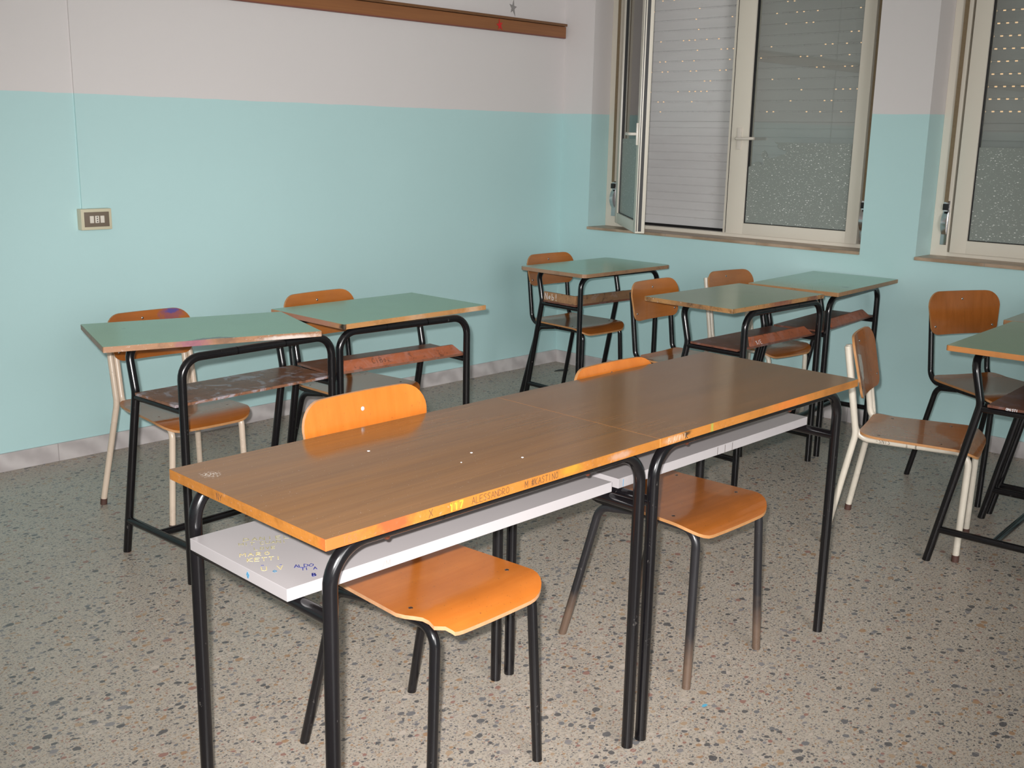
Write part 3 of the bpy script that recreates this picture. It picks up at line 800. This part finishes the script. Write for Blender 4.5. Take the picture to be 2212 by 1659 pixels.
e8 = mk_edge('desk_edge', (.42, .16, .04), (.52, .22, .07), .15, [((0, .06, -.01), (.05, .05, .03), (.62, .32, .20), .6)], 6, .05)
d8 = green_desk((-1.543, -3.539, 2.8), (-1.524, -3.497, 3.4), 'nearer green topped desk at the right edge of the photo, rounded orange corner',
    mk_lam_green(6, (.20, .32, .21), .24, wear=.0), e8, shC, 0, corner=.010)
write('chalk_writing', 'OMISTI', (-.0183, .19, d8[3]-.0085), (0, -1, 0), (0, 0, 1), .0075, M['inkwhite'], d8[2], .0018)
d9 = green_desk((-.848, -3.470, 3.0), (-.868, -3.462, 3.4), 'farther green topped desk at the right edge of the photo, only a corner showing',
    mk_lam_green(7, (.215, .29, .235), .22, wear=.2), e7, shC, 0)

# ---------------------------------------------------------------- brown desks in the foreground
BH, BTH, BW, BFD, BZB = .7619, .0205, .844, .4434, .5968
BD = .509
def brown_desk(x, y, deg, w, fa, fb, s, label, topm, edgem, seed, fw=BW):
    root = empty('school_desk', (x, y, 0), math.radians(deg), label, 'desk', 'brown topped school desks')
    r = .0135; m = M['blackdesk']; zt = BH-BTH-r-.0004; sg = 22
    t = tabletop(root, (0, 0), 0, w, BD, BH, BTH, topm, edgem, M['under'], .0012, .0003)
    for b in (fb, fb+BFD):
        for a, c in ((fa, fa+.25), (fa+fw, fa+fw-.25)):
            tube_obj('leg', fillet([(a, b, 0), (a, b, zt), (c, b, zt)], .075, 12), r, m, root, 0, sg)
        tube_obj('top_rail', [(fa+.245, b, zt), (fa+fw-.245, b, zt)], r, m, root, 0, sg)
    for a in (fa, fa+fw):
        tube_obj('side_rail', [(a, fb, BZB), (a, fb+BFD, BZB)], r*.95, m, root, 0, sg)
    a0, a1, b0, b1 = s; zs1 = .6345; zs0 = zs1-.0235
    bm = bmesh.new(); box(bm, a0, a1, b0, b1, zs0, zs1, 0, .0008); sh = obj('shelf', bm, M['white_mel'], root)
    for aa in (fa+.0135, fa+fw-.0135-.045):
        bm = bmesh.new(); box(bm, aa, aa+.045, b0+.05, b1-.02, zs0-.022, zs0-.0002, 0, .0008); obj('batten', bm, M['white_mel'], sh)
    # screw heads under the front rail
    return root, t, sh

eb1 = mk_edge('brown_desk_edge', (.31, .115, .018), (.38, .15, .028), .3,
    [((.0, 0, -.01), (.12, .02, .04), (.42, .09, .025), .7), ((.14, 0, -.008), (.055, .02, .03), (.40, .05, .022), .75), 
     ((.29, 0, -.009), (.020, .02, .010), (.42, .22, .03), .5),
     ((.60, 0, -.008), (.045, .02, .014), (.34, .24, .02), .5), ((.76, 0, -.01), (.05, .02, .010), (.42, .36, .34), .35)], 11, .12)
eb2 = mk_edge('brown_desk_edge', (.36, .135, .022), (.44, .175, .035), .35,
    [((.05, 0, -.01), (.05, .02, .010), (.50, .42, .34), .3), ((.10, 0, -.006), (.02, .02, .008), (.03, .02, .01), .9), ((.20, 0, -.01), (.008, .02, .02), (.26, .33, .06), .7), ((.55, 0, -.01), (.12, .02, .02), (.62, .17, .03), .6), ((.80, 0, -.01), (.10, .02, .02), (.20, .08, .02), .5)], 12, .2)
b1 = brown_desk(-4.1017, -3.1412, -.48, .8935, .0365, .0412, (.0053, .886, .1232, .4515), 'nearer of the two joined brown desks, white shelf with pen scribbles below', mk_lam_wood(1), eb1, 1)
b2 = brown_desk(-3.2079, -3.1491, -.48, .9113, .036, .0399, (.020, .877, .1272, .4515), 'farther of the two joined brown desks, ending beside the pale chair', mk_lam_wood(2), eb2, 2)
t1, s1 = b1[1], b1[2]; t2, s2 = b2[1], b2[2]
F = (1, 0, 0); U = (0, 0, 1)
write('pen_writing', 'X', (.222, -.0001, -.0175), F, U, .015, M['inkbrown'], t1, .0011, jit=.1)
w_ = write('pen_writing', '117', (.272, -.0001, -.017), F, U, .014, M['yellowchalk'], t1, .0028); w_['label'] = 'yellow scrawl'
write('pen_writing', 'ALESSANDRO', (.326, -.0001, -.0165), F, U, .0125, M['inkbrown'], t1, .0010, .28)
write('pen_writing', 'M #KASTINO', (.466, -.0001, -.0165), F, U, .0125, M['inkbrown'], t1, .0011, .28)
write('pen_writing', 'TES', (.035, -.0001, -.016), F, U, .011, flat('faint_pen', (.45, .10, .04), .6), t1, .001, .6)
write('pen_writing', 'NY', (-.0001, .335, -.0165), (0, -1, 0), U, .012, M['inkbrown'], t1, .0012)
write('pen_writing', 'B.A/VIX', (.03, -.0001, -.0165), F, U, .013, flat('scratched_wood', (.50, .40, .30), .6), t2, .0007, .2, .14)
write('pen_writing', 'R', (.095, -.0001, -.0165), F, U, .013, M['ink'], t2, .002, .2)
zt = .6346
# writing on the near white shelf, read from the front
def sw_(txt, x, y, h, m, w=.0011, gap=.43, seed=1):
    return write('pen_writing', txt, (x, y, zt), (.857, -.515, 0), (.515, .857, 0), h, m, s1, w, gap, .08, seed)
sw_('DANIELE', .072, .368, .017, M['inkolive'], .0012, .45, 1)
sw_('MIT CUANI', .053, .354, .013, M['inkolive'], .0011, .3, 2)
sw_('LOVE', .063, .316, .012, M['inkolive'], .0012, .4, 3)
sw_('MARO', .026, .306, .015, M['inkyellow'], .0014, .6, 4)
sw_('KETTI', .022, .275, .016, M['inkyellow'], .0014, .3, 5)
sw_('-', .029, .240, .009, M['inkblue'], .0018, .4, 6); sw_('-', .056, .221, .007, M['inkblue'], .0014, .4, 6)
sw_('UV', .018, .222, .018, M['inkyellow'], .0014, 1.6, 7)
sw_('o', .030, .203, .012, M['inklight'], .0022, .4, 8)
sw_('ALDO', .069, .194, .013, M['inkblue'], .0014, .12, 9)
sw_('TI A', .071, .176, .011, M['inkblue'], .0014, .1, 10)
sw_('B', .071, .141, .012, M['inkblue'], .0024, .2, 11)
write('pen_writing', 'o', (.0050, .250, .6345-.016), (0, -1, 0), U, .014, M['inklight'], s1, .004)
write('pen_writing', 'I', (.034, .1271, .6345-.021), F, U, .016, M['inklight'], s2, .002)
write('pen_writing', 'I I I', (.42, .1271, .6345-.022), F, U, .019, M['ink'], s2, .0014, .9, .05)
write('pen_writing', '/M', (.215, .1231, .6345-.021), F, U, .013, flat('pencil', (.30, .24, .22), .6), s1, .0008, .2)
# bright paint specks on the near top, screw stubs below the rails
for x, y, q in ((.362, .350, .0032), (.512, .199, .0028), (.45, .163, .0016), (.567, .105, .0028)):
    bm = bmesh.new(); dome(bm, (x, y, 0), (0, 0, 1), q, .0012); obj('paint_speck', bm, M['inkwhite'], t1, True)
for rt, xs in ((b1, (.16, .70)), (b2, (.16, .62))):
    for x in xs:
        bm = bmesh.new(); dome(bm, (x, .0412, BH-BTH-.0270), (0, 0, -1), .006, .006); obj('screw', bm, flat('rusty_screw', (.16, .05, .03), .4, .6), rt[0], True)

# small dark scrap on the floor by the corner
bm = bmesh.new(); prism(bm, [(-.24, -.205), (-.155, -.245), (-.145, -.215), (-.19, -.195)], .0003, .004); 
tag(obj('floor_scrap', bm, M['gasket']), 'small dark scrap lying on the floor near the room corner', 'scrap')

# ---------------------------------------------------------------- light
def area(name, loc, size, power, col, target=None, rot=None, size_y=None):
    l = bpy.data.lights.new(name, 'AREA'); l.size = size; l.energy = power; l.color = col
    if size_y: l.shape = 'RECTANGLE'; l.size_y = size_y
    o = bpy.data.objects.new(name, l); COL.objects.link(o); o.location = loc
    if target is not None: o.rotation_euler = (Vector(target)-Vector(loc)).to_track_quat('-Z', 'Y').to_euler()
    return o
CAM = dict(f=2327.3164, yaw=.7646214, pitch=-.2264766, roll=.0195752, p=Vector((-5.0787725, -4.4893348, 1.4038402)))
cy, sy, cp, sp = math.cos(CAM['yaw']), math.sin(CAM['yaw']), math.cos(CAM['pitch']), math.sin(CAM['pitch'])
fw = Vector((cy*cp, sy*cp, sp)); rt = Vector((sy, -cy, 0)); up = rt.cross(fw)
cr, sr = math.cos(CAM['roll']), math.sin(CAM['roll']); r2 = cr*rt+sr*up; u2 = -sr*rt+cr*up
fl = CAM['p']-r2*.035+u2*.050
ls = bpy.data.lights.new('camera_flash', 'SPOT'); ls.energy = 620; ls.color = (1.0, .975, .955); ls.shadow_soft_size = .016
ls.spot_size = math.radians(71); ls.spot_blend = 1.0
lo_ = bpy.data.objects.new('camera_flash', ls); COL.objects.link(lo_); lo_.location = fl; lo_.rotation_euler = (fw-r2*.035+u2*.0).to_track_quat('-Z', 'Y').to_euler()
# soft fill lamp added behind the camera to brighten the far walls
area('fill_light', (-4.3, YW+.05, 1.75), 3.2, 262, (1.0, .985, .98), (-2.6, 0, 1.3), size_y=2.2)
w = bpy.data.worlds.new('world'); SC.world = w; w.use_nodes = True
nt = w.node_tree; nt.nodes.clear(); o_ = nt.nodes.new('ShaderNodeOutputWorld'); b_ = nt.nodes.new('ShaderNodeBackground'); nt.links.new(b_.outputs[0], o_.inputs[0])
b_.inputs[0].default_value = (1.0, .66, .38, 1); b_.inputs[1].default_value = .95

# ---------------------------------------------------------------- camera
cd = bpy.data.cameras.new('camera'); co = bpy.data.objects.new('camera', cd); COL.objects.link(co)
cd.sensor_fit = 'HORIZONTAL'; cd.sensor_width = 36; cd.lens = CAM['f']*36/2212; cd.clip_start = .02
m = Matrix((r2, u2, -fw)).transposed().to_4x4(); m.translation = CAM['p']; co.matrix_world = m
SC.camera = co
SC.view_settings.view_transform = 'Standard'; SC.view_settings.look = 'None'; SC.view_settings.exposure = 0; SC.view_settings.gamma = 1
SC.view_settings.use_curve_mapping = False
SC.cycles.use_denoising = True
SC.cycles.max_bounces = 8; SC.cycles.diffuse_bounces = 4; SC.cycles.transparent_max_bounces = 12
SC.cycles.sample_clamp_indirect = 6; SC.cycles.caustics_reflective = True; SC.cycles.blur_glossy = .1
